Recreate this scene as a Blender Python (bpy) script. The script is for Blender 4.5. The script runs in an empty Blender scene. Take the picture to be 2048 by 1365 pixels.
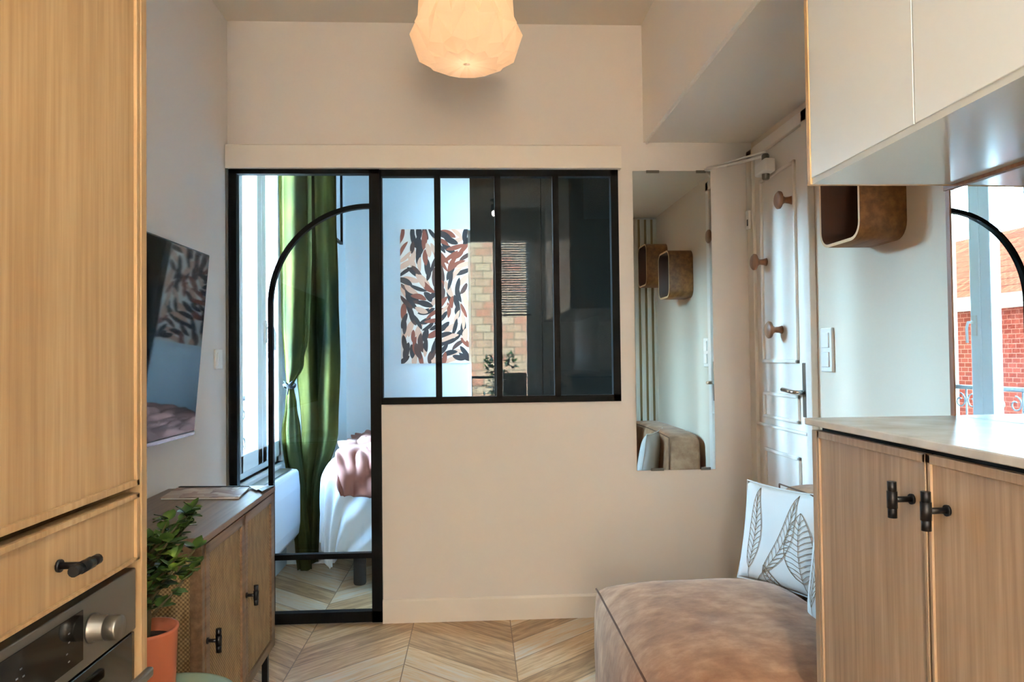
import bpy, bmesh, math, random
from mathutils import Vector, Matrix, noise
PI = math.pi
C = bpy.context.scene.collection
sc = bpy.context.scene

# ------------------------------------------------------------------ camera
YAW, PITCH, ROLL = math.radians(2.857), math.radians(1.250), 0.012
fwd = Vector((math.sin(YAW)*math.cos(PITCH), math.cos(YAW)*math.cos(PITCH), math.sin(PITCH)))
r0 = Vector((math.cos(YAW), -math.sin(YAW), 0)); u0 = r0.cross(fwd)
rt = math.cos(ROLL)*r0 - math.sin(ROLL)*u0
up = math.sin(ROLL)*r0 + math.cos(ROLL)*u0
cam = bpy.data.objects.new('camera', bpy.data.cameras.new('camera'))
C.objects.link(cam)
m = Matrix((rt, up, -fwd)).transposed().to_4x4()
m.translation = Vector((0, 0, 1.21))
cam.matrix_world = m
cam.data.sensor_width = 36.0
cam.data.lens = 1450.0/2048*36
cam.data.clip_start = 0.02
sc.camera = cam

# ------------------------------------------------------------------ world, sun, portals
w = bpy.data.worlds.new('sky'); sc.world = w; w.use_nodes = True
nt = w.node_tree; nt.nodes.clear()
wo = nt.nodes.new('ShaderNodeOutputWorld'); bg = nt.nodes.new('ShaderNodeBackground')
tc = nt.nodes.new('ShaderNodeTexCoord'); sep = nt.nodes.new('ShaderNodeSeparateXYZ')
cr = nt.nodes.new('ShaderNodeValToRGB')
cr.color_ramp.elements[0].position = 0.0; cr.color_ramp.elements[0].color = (0.20, 0.22, 0.22, 1)
cr.color_ramp.elements[1].position = 0.48; cr.color_ramp.elements[1].color = (0.14, 0.23, 0.34, 1)
e = cr.color_ramp.elements.new(0.12); e.color = (0.44, 0.76, 1.0, 1)
nt.links.new(tc.outputs['Generated'], sep.inputs[0]); nt.links.new(sep.outputs['Z'], cr.inputs[0])
nt.links.new(cr.outputs[0], bg.inputs[0]); # sky brightened towards -X to light the bedroom, plainer elsewhere
mr_ = nt.nodes.new('ShaderNodeMapRange'); mr_.interpolation_type = 'SMOOTHSTEP'
mr_.inputs['From Min'].default_value = -0.5; mr_.inputs['From Max'].default_value = -0.9
mr_.inputs['To Min'].default_value = 46.0; mr_.inputs['To Max'].default_value = 300.0
nt.links.new(sep.outputs['X'], mr_.inputs['Value']); nt.links.new(mr_.outputs[0], bg.inputs[1])
nt.links.new(bg.outputs[0], wo.inputs[0])

sun = bpy.data.objects.new('sun', bpy.data.lights.new('sun', 'SUN')); C.objects.link(sun)
sun.data.energy = 150.0; sun.data.color = (1.0, 0.96, 0.91); sun.data.angle = 0.01
sun.rotation_euler = Vector((-0.62, -0.60, -0.50)).to_track_quat('-Z', 'Y').to_euler()

def portal(name, loc, sx, sy, d):
    l = bpy.data.lights.new(name, 'AREA'); l.shape = 'RECTANGLE'; l.size = sx; l.size_y = sy
    l.cycles.is_portal = True
    o = bpy.data.objects.new(name, l); C.objects.link(o); o.location = loc
    o.rotation_euler = Vector(d).to_track_quat('-Z', 'Y').to_euler()
portal('portal_rear', (0.24, -1.20, 1.33), .80, 2.45, (0, 1, 0))
portal('portal_left', (-1.275, 3.90, 1.64), 0.80, 2.04, (1, 0, 0))

sc.view_settings.view_transform = 'Standard'; sc.view_settings.look = 'None'
sc.view_settings.gamma = 1.0; sc.view_settings.use_curve_mapping = False
sc.view_settings.exposure = 1.12
cy = sc.cycles
cy.use_denoising = True
cy.max_bounces = 12; cy.diffuse_bounces = 8; cy.glossy_bounces = 6
cy.transmission_bounces = 8; cy.transparent_max_bounces = 24
cy.sample_clamp_indirect = 12.0
cy.caustics_reflective = False; cy.caustics_refractive = False

# ------------------------------------------------------------------ materials
def lin(c):
    return tuple((v/12.92 if v <= 0.04045 else ((v+0.055)/1.055)**2.4) for v in (x/255 for x in c)) + (1,)
def mat(name, rgb, rough=0.6, metal=0.0, spec=0.5, **k):
    m = bpy.data.materials.new(name); m.use_nodes = True
    b = m.node_tree.nodes['Principled BSDF']
    b.inputs['Base Color'].default_value = lin(rgb)
    b.inputs['Roughness'].default_value = rough; b.inputs['Metallic'].default_value = metal
    b.inputs['Specular IOR Level'].default_value = spec
    if 'sheen' in k:
        b.inputs['Sheen Weight'].default_value = k['sheen']; b.inputs['Sheen Roughness'].default_value = 0.4
    if 'coat' in k: b.inputs['Coat Weight'].default_value = k['coat']
    return m
def N(m, t): return m.node_tree.nodes.new(t)
def L(m, a, b): m.node_tree.links.new(a, b)
def bsdf(m): return m.node_tree.nodes['Principled BSDF']
def math_n(m, op, a, b=None, c=None):
    n = N(m, 'ShaderNodeMath'); n.operation = op
    for i, v in enumerate((a, b, c)):
        if v is None: continue
        if isinstance(v, (int, float)): n.inputs[i].default_value = v
        else: L(m, v, n.inputs[i])
    return n.outputs[0]
def ramp(m, src, stops):
    r = N(m, 'ShaderNodeValToRGB'); el = r.color_ramp.elements
    el[0].position, el[0].color = stops[0][0], lin(stops[0][1])
    el[1].position, el[1].color = stops[-1][0], lin(stops[-1][1])
    for p, c in stops[1:-1]:
        q = el.new(p); q.color = lin(c)
    L(m, src, r.inputs[0]); return r.outputs[0]
def noisy(m, scale, vec_scale=(1, 1, 1), detail=4, rough=0.55, coord='Object', src=None):
    mp = N(m, 'ShaderNodeMapping'); mp.inputs['Scale'].default_value = vec_scale
    if src is None: src = N(m, 'ShaderNodeTexCoord').outputs[coord]
    L(m, src, mp.inputs[0])
    n = N(m, 'ShaderNodeTexNoise'); n.inputs['Scale'].default_value = scale
    n.inputs['Detail'].default_value = detail; n.inputs['Roughness'].default_value = rough
    L(m, mp.outputs[0], n.inputs['Vector']); return n.outputs['Fac']
def bump(m, h, strength=0.3, dist=0.002):
    b = N(m, 'ShaderNodeBump'); b.inputs['Strength'].default_value = strength
    b.inputs['Distance'].default_value = dist; L(m, h, b.inputs['Height']); L(m, b.outputs[0], bsdf(m).inputs['Normal'])
def paint(name, rgb, rough=0.7, spec=0.3):
    m = mat(name, rgb, rough, spec=spec)
    f = noisy(m, 260, detail=2); bump(m, f, 0.12, 0.001)
    return m
def wood(name, dark, mid, light, axis='z', rough=0.5, fine=90, strips=None, b=0.15):
    m = mat(name, mid, rough)
    s = {'z': (1, 1, 0.035), 'y': (1, 0.035, 1), 'x': (0.035, 1, 1)}[axis]
    f = noisy(m, fine, s, detail=5, rough=0.6)
    g = noisy(m, 7, {'z': (1, 1, .25), 'y': (1, .25, 1), 'x': (.25, 1, 1)}[axis], detail=3)
    mix = math_n(m, 'ADD', math_n(m, 'MULTIPLY', f, 0.65), math_n(m, 'MULTIPLY', g, 0.35))
    if strips:
        tcn = N(m, 'ShaderNodeTexCoord'); sp = N(m, 'ShaderNodeSeparateXYZ'); L(m, tcn.outputs['Object'], sp.inputs[0])
        u = math_n(m, 'FLOOR', math_n(m, 'DIVIDE', math_n(m, 'ADD', sp.outputs['X'], sp.outputs['Y']), strips))
        wn = N(m, 'ShaderNodeTexWhiteNoise'); wn.noise_dimensions = '1D'; L(m, u, wn.inputs['W'])
        mix = math_n(m, 'ADD', mix, math_n(m, 'MULTIPLY', math_n(m, 'SUBTRACT', wn.outputs['Value'], .5), 0.13))
    col = ramp(m, mix, [(0.34, dark), (0.5, mid), (0.66, light)])
    L(m, col, bsdf(m).inputs['Base Color']); bump(m, f, b, 0.001)
    return m

M = {}
M['wall'] = paint('wall_paint', (215, 209, 203))
M['wall_offset_blue'] = paint('nook_paint_offset_blue', (216, 203, 184))  # same wall paint, warmed in colour to offset blue bedroom light
M['soffit'] = paint('soffit_paint_lamplit', (236, 231, 222))  # paint whitened to stand in for lamp light on the soffit
M['wall_cool'] = paint('bedroom_wall_paint', (208, 226, 236))
M['ceil'] = paint('ceiling_paint', (214, 206, 194))
M['trim'] = mat('white_trim_paint', (222, 215, 205), 0.42)
M['whitegloss'] = mat('white_lacquer', (222, 228, 228), 0.28)
M['under'] = mat('cabinet_laminate', (200, 204, 200), 0.14, spec=0.8)
M['pvc'] = mat('window_white_frame', (228, 234, 236), 0.35)
M['black'] = mat('black_powder_coat', (6, 6, 7), 0.55, spec=0.12)
M['blackmetal'] = mat('black_metal', (22, 21, 22), 0.38, metal=0.4)
M['oak'] = wood('light_oak_veneer', (150, 118, 80), (163, 132, 92), (177, 148, 108), 'z', 0.5, 110, strips=0.075)
M['oak_grey'] = wood('greyed_oak_veneer', (142, 116, 90), (160, 133, 105), (176, 149, 121), 'z', 0.5, 110, strips=0.11)
M['oak_edge'] = wood('oak_edge_banding', (176, 138, 92), (200, 164, 116), (214, 180, 132), 'z', 0.5, 60)
M['walnut'] = wood('brown_stained_wood', (86, 64, 46), (112, 86, 64), (134, 106, 80), 'y', 0.36, 60)
M['boxwood'] = wood('bent_plywood', (92, 58, 24), (124, 80, 38), (146, 100, 52), 'y', 0.5, 40)
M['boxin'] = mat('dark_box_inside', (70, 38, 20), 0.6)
M['ply_edge'] = mat('plywood_edge', (214, 176, 130), 0.5)
M['knobwood'] = wood('turned_wood', (104, 68, 44), (134, 92, 62), (154, 110, 78), 'z', 0.45, 40)
M['steel'] = mat('brushed_steel', (120, 116, 108), 0.34, metal=0.85)
M['chrome'] = mat('chrome', (205, 205, 205), 0.16, metal=1.0)
M['glossblack'] = mat('black_glass', (6, 6, 7), 0.06, spec=0.8)
M['marking'] = mat('white_marking', (104, 104, 104), 0.5)
M['terracotta'] = mat('terracotta_plastic', (176, 96, 64), 0.55)
M['soil'] = mat('potting_soil', (46, 32, 22), 0.95)
M['green'] = mat('pale_green_enamel', (132, 150, 126), 0.45)
M['stem'] = mat('plant_stem', (84, 72, 44), 0.7)
M['concrete'] = mat('pale_stone', (196, 190, 178), 0.24)
_f = noisy(M['concrete'], 9, detail=8); L(M['concrete'], ramp(M['concrete'], _f, [(0.3, (172, 164, 150)), (0.7, (206, 202, 192))]), bsdf(M['concrete']).inputs['Base Color'])
M['duvet'] = mat('white_cotton', (190, 204, 212), 0.8, sheen=0.2)
M['blanket'] = mat('dusty_pink_fleece', (122, 78, 68), 0.9, sheen=0.1)
M['pillow'] = mat('white_linen', (204, 204, 200), 0.85)
M['canvas'] = mat('canvas_white', (222, 216, 208), 0.8)
M['ink'] = mat('brown_print', (112, 88, 62), 0.85)
M['plastic'] = mat('white_plastic', (226, 224, 218), 0.35)
M['radiator'] = mat('radiator_white', (214, 224, 236), 0.4)
M['darkstandin'] = mat('painted_dark_finish', (9, 9, 7), 0.7, spec=0.02)  # near-black colour puts the bedroom side's darkness into the finish
M['darkfabric'] = mat('dark_grey_fabric', (30, 33, 38), 0.9)
M['slatdark'] = mat('slat_backing', (176, 152, 112), 0.8)
M['slatwood'] = wood('pale_slat_wood', (206, 196, 176), (226, 220, 204), (236, 232, 220), 'z', 0.55, 60)
M['mirror'] = mat('mirror_silver', (232, 236, 232), 0.0, metal=1.0)
M['tvback'] = mat('television_black_plastic', (14, 14, 16), 0.4)
M['screen'] = mat('television_screen', (8, 8, 10), 0.04, spec=0.5)
bsdf(M['screen']).inputs['IOR'].default_value = 1.38
M['silver'] = mat('silver_strip', (150, 158, 162), 0.25, metal=0.8)

# suede
m = mat('brown_suede', (140, 104, 80), 0.85, sheen=0.15)
f = noisy(m, 9, detail=8, rough=0.62); g = noisy(m, 16, (1, 1.5, 1), detail=6)
mx = math_n(m, 'ADD', math_n(m, 'MULTIPLY', f, .6), math_n(m, 'MULTIPLY', g, .4))
L(m, ramp(m, mx, [(0.36, (132, 92, 64)), (0.5, (158, 116, 84)), (0.64, (184, 144, 110))]), bsdf(m).inputs['Base Color'])
bump(m, mx, 0.4, 0.010); M['suede'] = m
M['suede_seam'] = mat('suede_seam', (98, 68, 50), 0.9)
# velvet curtain
m = mat('green_velvet', (70, 88, 22), 1.0, spec=0.0, sheen=0.0)
f = noisy(m, 3.2, (1.5, 1.5, .6), detail=5)
col = ramp(m, f, [(0.34, (26, 36, 30)), (0.5, (50, 54, 30)), (0.66, (74, 74, 38))])
L(m, col, bsdf(m).inputs['Base Color'])
tr = N(m, 'ShaderNodeBsdfTranslucent'); tr.inputs[0].default_value = lin((178, 176, 62))
mxs = N(m, 'ShaderNodeMixShader'); mxs.inputs[0].default_value = 0.02
L(m, bsdf(m).outputs[0], mxs.inputs[1]); L(m, tr.outputs[0], mxs.inputs[2])
L(m, mxs.outputs[0], m.node_tree.nodes['Material Output'].inputs[0]); M['velvet'] = m
# leaves
m = mat('leaf_green', (58, 84, 30), 0.4)
oi = noisy(m, 18, detail=1)
L(m, ramp(m, oi, [(0.32, (34, 58, 24)), (0.52, (70, 98, 40)), (0.72, (136, 156, 60))]), bsdf(m).inputs['Base Color']); M['leaf'] = m
# lamp shade
m = mat('pleated_paper', (246, 226, 200), 0.8)
tr = N(m, 'ShaderNodeBsdfTranslucent'); tr.inputs[0].default_value = (0.98, 0.80, 0.62, 1)
mxs = N(m, 'ShaderNodeMixShader'); mxs.inputs[0].default_value = 0.6
L(m, bsdf(m).outputs[0], mxs.inputs[1]); L(m, tr.outputs[0], mxs.inputs[2])
L(m, mxs.outputs[0], m.node_tree.nodes['Material Output'].inputs[0]); M['shade'] = m
m = mat('bulb_glow', (255, 220, 170)); b = bsdf(m); b.inputs['Emission Color'].default_value = (1, .78, .48, 1); b.inputs['Emission Strength'].default_value = 3; M['bulb'] = m
m = mat('frosted_bulb', (200, 196, 188)); b = bsdf(m); b.inputs['Emission Color'].default_value = (1, .9, .77, 1); b.inputs['Emission Strength'].default_value = 1.0; M['bulb_dim'] = m
# glass (thin architectural)
def glass(name, refl, tint=(1, 1, 1, 1)):
    m = bpy.data.materials.new(name); m.use_nodes = True; n = m.node_tree.nodes; n.clear()
    o = n.new('ShaderNodeOutputMaterial'); t = n.new('ShaderNodeBsdfTransparent'); g = n.new('ShaderNodeBsdfGlossy')
    x = n.new('ShaderNodeMixShader'); t.inputs[0].default_value = tint; g.inputs['Roughness'].default_value = 0.0
    lw = n.new('ShaderNodeLayerWeight'); lw.inputs['Blend'].default_value = 0.25
    a = n.new('ShaderNodeMath'); a.operation = 'MULTIPLY_ADD'; a.inputs[1].default_value = 0.2; a.inputs[2].default_value = refl
    m.node_tree.links.new(lw.outputs['Facing'], a.inputs[0])
    a2 = n.new('ShaderNodeMath'); a2.operation = 'POWER'; a2.inputs[1].default_value = 3
    m.node_tree.links.new(lw.outputs['Facing'], a2.inputs[0]); m.node_tree.links.new(a2.outputs[0], a.inputs[0])
    m.node_tree.links.new(a.outputs[0], x.inputs[0]); m.node_tree.links.new(t.outputs[0], x.inputs[1])
    m.node_tree.links.new(g.outputs[0], x.inputs[2]); m.node_tree.links.new(x.outputs[0], o.inputs[0])
    return m
M['glass_part'] = glass('partition_glass', 0.0145, (.97, .98, .98, 1))
M['glass_door'] = glass('door_glass', 0.03, (.97, .98, .98, 1))
M['glass_win'] = glass('window_glass', 0.04)
# cane webbing
m = mat('cane_webbing', (170, 138, 92), 0.6)
tcn = N(m, 'ShaderNodeTexCoord'); sp = N(m, 'ShaderNodeSeparateXYZ'); L(m, tcn.outputs['Object'], sp.inputs[0])
uu = math_n(m, 'ADD', sp.outputs['X'], sp.outputs['Y'])
su = math_n(m, 'SINE', math_n(m, 'MULTIPLY', uu, 560.)); sv = math_n(m, 'SINE', math_n(m, 'MULTIPLY', sp.outputs['Z'], 560.))
pr = math_n(m, 'MULTIPLY', su, sv)
nz = noisy(m, 40, (1, 1, .4), detail=3)
v = math_n(m, 'ADD', math_n(m, 'MULTIPLY', pr, .42), nz)
L(m, ramp(m, v, [(0.18, (98, 76, 48)), (0.5, (138, 112, 76)), (0.85, (164, 138, 98))]), bsdf(m).inputs['Base Color'])
bump(m, pr, 0.5, 0.001); M['cane'] = m
# chevron parquet
def chevron(name):
    m = mat(name, (180, 150, 110), 0.36)
    tcn = N(m, 'ShaderNodeTexCoord'); sp = N(m, 'ShaderNodeSeparateXYZ'); L(m, tcn.outputs['Object'], sp.inputs[0])
    W, T, PW = 0.44, 0.85, 0.185
    u = math_n(m, 'DIVIDE', math_n(m, 'ADD', sp.outputs['X'], 0.297+44*W), W)
    col = math_n(m, 'FLOOR', u); fr = math_n(m, 'SUBTRACT', u, col)
    odd = math_n(m, 'MODULO', col, 2.0)
    tri = math_n(m, 'ABSOLUTE', math_n(m, 'SUBTRACT', odd, fr))
    v = math_n(m, 'DIVIDE', math_n(m, 'ADD', math_n(m, 'ADD', sp.outputs['Y'], 20.03), math_n(m, 'MULTIPLY', tri, W*T)), PW)
    vi = math_n(m, 'FLOOR', v); vf = math_n(m, 'SUBTRACT', v, vi)
    idn = math_n(m, 'ADD', math_n(m, 'MULTIPLY', col, 37.3), vi)
    wn = N(m, 'ShaderNodeTexWhiteNoise'); wn.noise_dimensions = '1D'; L(m, idn, wn.inputs['W'])
    cb = N(m, 'ShaderNodeCombineXYZ'); L(m, math_n(m, 'MULTIPLY', tri, 1.3), cb.inputs[0]); L(m, math_n(m, 'MULTIPLY', v, 3.2), cb.inputs[1]); L(m, idn, cb.inputs[2])
    nn = N(m, 'ShaderNodeTexNoise'); nn.inputs['Scale'].default_value = 2.2; nn.inputs['Detail'].default_value = 7; nn.inputs['Roughness'].default_value = .6
    nn.inputs['Distortion'].default_value = .6
    L(m, cb.outputs[0], nn.inputs['Vector'])
    k = math_n(m, 'ADD', nn.outputs['Fac'], math_n(m, 'MULTIPLY', math_n(m, 'SUBTRACT', wn.outputs['Value'], .5), .42))
    base = ramp(m, k, [(0.22, (138, 106, 72)), (0.42, (180, 146, 106)), (0.58, (206, 174, 132)), (0.76, (204, 192, 172))])
    e1 = math_n(m, 'LESS_THAN', math_n(m, 'ABSOLUTE', math_n(m, 'SUBTRACT', vf, .5)), 0.485)
    e2 = math_n(m, 'LESS_THAN', math_n(m, 'ABSOLUTE', math_n(m, 'SUBTRACT', fr, .5)), 0.495)
    ed = math_n(m, 'MULTIPLY', e1, e2)
    # knots
    vo = N(m, 'ShaderNodeTexVoronoi'); vo.inputs['Scale'].default_value = 2.6; L(m, tcn.outputs['Object'], vo.inputs['Vector'])
    kn = math_n(m, 'GREATER_THAN', math_n(m, 'ADD', vo.outputs['Distance'], math_n(m, 'MULTIPLY', nn.outputs['Fac'], .1)), 0.085)
    fac = math_n(m, 'MULTIPLY', ed, kn)
    mxc = N(m, 'ShaderNodeMix'); mxc.data_type = 'RGBA'; mxc.inputs[6].default_value = lin((124, 98, 70)); L(m, fac, mxc.inputs[0]); L(m, base, mxc.inputs[7])
    L(m, mxc.outputs[2], bsdf(m).inputs['Base Color']); bump(m, ed, 0.25, 0.001)
    return m
M['floor'] = chevron('chevron_oak_parquet')
def brick(name, c1, c2, mortar, scale, bw=.5, rh=.25, axes='XZ', rough=.9):
    m = mat(name, c1, rough, spec=0.0)
    tcn = N(m, 'ShaderNodeTexCoord'); sp = N(m, 'ShaderNodeSeparateXYZ'); L(m, tcn.outputs['Object'], sp.inputs[0])
    cb = N(m, 'ShaderNodeCombineXYZ'); L(m, sp.outputs[axes[0]], cb.inputs[0]); L(m, sp.outputs[axes[1]], cb.inputs[1])
    b = N(m, 'ShaderNodeTexBrick'); b.inputs['Color1'].default_value = lin(c1); b.inputs['Color2'].default_value = lin(c2); b.inputs['Mortar'].default_value = lin(mortar)
    b.inputs['Scale'].default_value = scale; b.inputs['Mortar Size'].default_value = .02; b.inputs['Brick Width'].default_value = bw; b.inputs['Row Height'].default_value = rh
    L(m, cb.outputs[0], b.inputs['Vector']); L(m, b.outputs['Color'], bsdf(m).inputs['Base Color']); return m
M['brick_cream'] = brick('cream_brick', (222, 208, 174), (176, 126, 104), (130, 116, 96), 1.6)
M['brick_red'] = brick('red_brick', (150, 72, 60), (130, 58, 48), (172, 112, 98), 3.0, axes='YZ')
M['tiles'] = brick('clay_roof_tiles', (132, 70, 48), (108, 54, 38), (66, 36, 28), 3.2, bw=.4, rh=.5, axes='YZ')
M['cornice'] = mat('pale_stone_cornice', (224, 214, 200), .8)
M['facade'] = mat('dark_stone_facade', (84, 78, 70), .9)  # stone kept dark so little light bounces onto the red house
M['bluepaint'] = mat('blue_panel_paint', (60, 120, 190), .6)
M['iron'] = mat('wrought_iron', (24, 24, 26), .5)
M['street'] = mat('street_asphalt', (110, 108, 104), .9)
M['planter'] = mat('brown_planter', (70, 48, 32), .8)

# ------------------------------------------------------------------ mesh helpers
class MB:
    def __init__(s): s.bm = bmesh.new(); s.mats = []; s.cur = 0
    def mat(s, m):
        if m not in s.mats: s.mats.append(m)
        s.cur = s.mats.index(m); return s
    def face(s, vs, smooth=False):
        try: f = s.bm.faces.new(vs)
        except ValueError: return None
        f.material_index = s.cur; f.smooth = smooth; return f
    def poly(s, pts, smooth=False):
        return s.face([s.bm.verts.new(p) for p in pts], smooth)
    def box(s, a, b, xf=None):
        x0, y0, z0 = (min(a[i], b[i]) for i in range(3)); x1, y1, z1 = (max(a[i], b[i]) for i in range(3))
        P = [Vector(p) for p in ((x0,y0,z0),(x1,y0,z0),(x1,y1,z0),(x0,y1,z0),(x0,y0,z1),(x1,y0,z1),(x1,y1,z1),(x0,y1,z1))]
        if xf: P = [xf @ p for p in P]
        v = [s.bm.verts.new(p) for p in P]
        for q in ((0,3,2,1),(4,5,6,7),(0,1,5,4),(1,2,6,5),(2,3,7,6),(3,0,4,7)): s.face([v[i] for i in q])
        return s
    def prism(s, prof, axis, a, b):
        """prof: list of 2D points; extruded along axis from a to b"""
        def P(p, t):
            return {'x': (t, p[0], p[1]), 'y': (p[0], t, p[1]), 'z': (p[0], p[1], t)}[axis]
        v0 = [s.bm.verts.new(P(p, a)) for p in prof]; v1 = [s.bm.verts.new(P(p, b)) for p in prof]
        n = len(prof)
        for i in range(n): s.face([v0[i], v0[(i+1) % n], v1[(i+1) % n], v1[i]])
        s.face(v0[::-1]); s.face(v1); return s
    def tube(s, pts, r, n=10, cap=True, closed=False, smooth=True):
        pts = [Vector(p) for p in pts]; rings = []
        m_ = len(pts); prev = None
        for i, p in enumerate(pts):
            if closed: t = (pts[(i+1) % m_] - pts[i-1]).normalized()
            else: t = (pts[min(i+1, m_-1)] - pts[max(i-1, 0)]).normalized()
            if prev is None:
                a = t.orthogonal().normalized()
            else:
                a = (prev - t*prev.dot(t)).normalized()
            prev = a; b = t.cross(a)
            rr = r[i] if isinstance(r, (list, tuple)) else r
            rings.append([s.bm.verts.new(p + (a*math.cos(2*PI*k/n) + b*math.sin(2*PI*k/n))*rr) for k in range(n)])
        for i in range(m_ if closed else m_-1):
            A, B = rings[i], rings[(i+1) % m_]
            for k in range(n): s.face([A[k], A[(k+1) % n], B[(k+1) % n], B[k]], smooth)
        if cap and not closed: s.face(rings[0][::-1]); s.face(rings[-1])
        return s
    def lathe(s, prof, n=32, c=(0,0,0), axis='z', smooth=True):
        c = Vector(c); rings = []
        def P(r, t, h):
            a, b = r*math.cos(t), r*math.sin(t)
            return {'z': Vector((a, b, h)), 'x': Vector((h, a, b)), 'y': Vector((a, h, b))}[axis] + c
        for r, h in prof:
            rings.append([s.bm.verts.new(P(max(r, 1e-5), 2*PI*k/n, h)) for k in range(n)])
        for A, B in zip(rings, rings[1:]):
            for k in range(n): s.face([A[k], A[(k+1) % n], B[(k+1) % n], B[k]], smooth)
        s.face(rings[0][::-1]); s.face(rings[-1]); return s
    def grid(s, fn, nu, nv, smooth=True):
        V = [[s.bm.verts.new(fn(i/nu, j/nv)) for j in range(nv+1)] for i in range(nu+1)]
        for i in range(nu):
            for j in range(nv): s.face([V[i][j], V[i+1][j], V[i+1][j+1], V[i][j+1]], smooth)
        return s
    def build(s, name, m=None, parent=None, bevel=0, fix=True, loc=None):
        if m is not None and not s.mats: s.mats = [m]
        if fix: bmesh.ops.recalc_face_normals(s.bm, faces=s.bm.faces)
        me = bpy.data.meshes.new(name); s.bm.to_mesh(me); s.bm.free()
        for x in s.mats: me.materials.append(x)
        o = bpy.data.objects.new(name, me); C.objects.link(o)
        if parent is not None: o.parent = parent
        if loc: o.location = loc
        if bevel:
            md = o.modifiers.new('bevel', 'BEVEL'); md.width = bevel; md.segments = 2; md.limit_method = 'ANGLE'; md.angle_limit = 0.6
            md.harden_normals = False
        return o
def tag(o, label=None, cat=None, group=None, kind=None):
    if label: o['label'] = label
    if cat: o['category'] = cat
    if group: o['group'] = group
    if kind: o['kind'] = kind
    return o
def thing(name, label, cat, loc=(0, 0, 0), rz=0, group=None, kind=None):
    o = bpy.data.objects.new(name, None); C.objects.link(o); o.location = loc; o.rotation_euler = (0, 0, rz)
    return tag(o, label, cat, group, kind)
def S(name, mb, m=None, label=None, cat=None, parent=None, bevel=0):
    o = mb.build(name, m, parent, bevel)
    if parent is None: tag(o, label, cat, kind='structure')
    return o
def bx(a, b, xf=None): return MB().box(a, b, xf)

# ------------------------------------------------------------------ room constants
D = 3.37          # front face of the partition wall
XL, XR = -1.13, 1.32
CH = 2.775        # ceiling
BD = 4.80         # bedroom back wall
RY = -1.0         # rear wall (window behind the camera)
UX = 1.04         # wall behind the right-hand cupboards
UY = 1.50         # its end

S('floor', bx((-1.6, RY-.1, -.12), (1.6, BD+.2, 0)), M['floor'], 'light oak chevron parquet floor', 'floor')
S('ceiling', bx((-1.6, RY-.3, CH), (1.6, BD+.2, CH+.15)), M['ceil'], 'plain off-white ceiling above both rooms', 'ceiling')
mb = MB(); mb.box((XL-.14, RY-.3, 0), (XL, D+.06, CH))
S('wall_left', mb, M['wall'], 'beige left living room wall carrying the television', 'wall')
# bedroom left wall with window opening  Y 3.62..4.28  z .62..2.55
WY0, WY1, WZ0, WZ1 = 3.50, 4.30, .62, 2.66
mb = MB().box((XL-.14, D+.06, 0), (XL, WY0, CH)).box((XL-.14, WY1, 0), (XL, BD+.1, CH)).box((XL-.14, WY0, 0), (XL, WY1, WZ0)).box((XL-.14, WY0, WZ1), (XL, WY1, CH))
S('wall_bedroom_left', mb, M['wall_cool'], 'pale bedroom wall around the tall left window', 'wall')
S('wall_bedroom_pier', bx((XL, 4.37, 0), (-.85, BD, CH)), M['wall_cool'], 'narrow pale pier in the bedroom corner behind the curtain', 'wall')
mb = MB().box((-1.6, BD, 0), (1.6, BD+.15, CH))
S('wall_bedroom_back', mb, M['wall_cool'], 'pale blue-grey bedroom back wall behind the leaf-stroke canvas', 'wall')
S('wall_bedroom_right', bx((1.38, D+.06, 0), (1.6, BD, CH)), M['wall_cool'], 'bedroom right wall hidden in shade', 'wall')
# partition wall
T = .10
mb = MB().box((XL, D, 2.085), (.675, D+T, CH)).box((.675, D, 0), (1.60, D+T, CH)).box((-.437, D, 0), (.675, D+T, .998))
S('wall_back', mb, M['wall'], 'beige partition wall facing the camera, around the glazing and mirror', 'wall')
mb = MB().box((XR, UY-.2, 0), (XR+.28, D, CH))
S('wall_right', mb, M['wall_offset_blue'], 'pale right wall of the sofa nook with the entrance door', 'wall')
mb = MB().box((UX, RY-.3, 0), (XR+.28, UY, CH))
S('wall_right_unit', mb, M['wall'], 'thick right wall behind the cupboards', 'wall')
# rear wall with window opening x -.78..0.64, z .0..2.56
RX0, RX1, RZ1 = -.17, .65, 2.56
mb = MB().box((XL, RY-.3, 0), (RX0, RY, CH)).box((RX1, RY-.3, 0), (UX, RY, CH)).box((RX0, RY-.3, RZ1), (RX1, RY, CH)).box((RX0, RY-.3, 0), (RX1, RY, .06))
S('wall_rear', mb, M['wall'], 'wall behind the camera around the tall window', 'wall')
S('baseboard_back', MB().prism([(D, 0), (D-.014, 0), (D-.014, .098), (D-.008, .106), (D, .106)], 'x', -.437, XR), M['trim'], 'white baseboard along the partition wall', 'baseboard')
S('trim_1', MB().prism([(D, 2.083), (D-.045, 2.083), (D-.045, 2.186), (D-.04, 2.192), (D, 2.192)], 'x', XL+.004, .686), M['trim'], 'boxed white sliding-door rail cover above the black glazing', 'trim')
# soffit with thin edge profile
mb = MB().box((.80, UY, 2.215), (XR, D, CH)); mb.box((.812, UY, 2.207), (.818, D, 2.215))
S('trim_2', mb, M['soffit'], 'boxed soffit lowered over the sofa nook', 'soffit')

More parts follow.
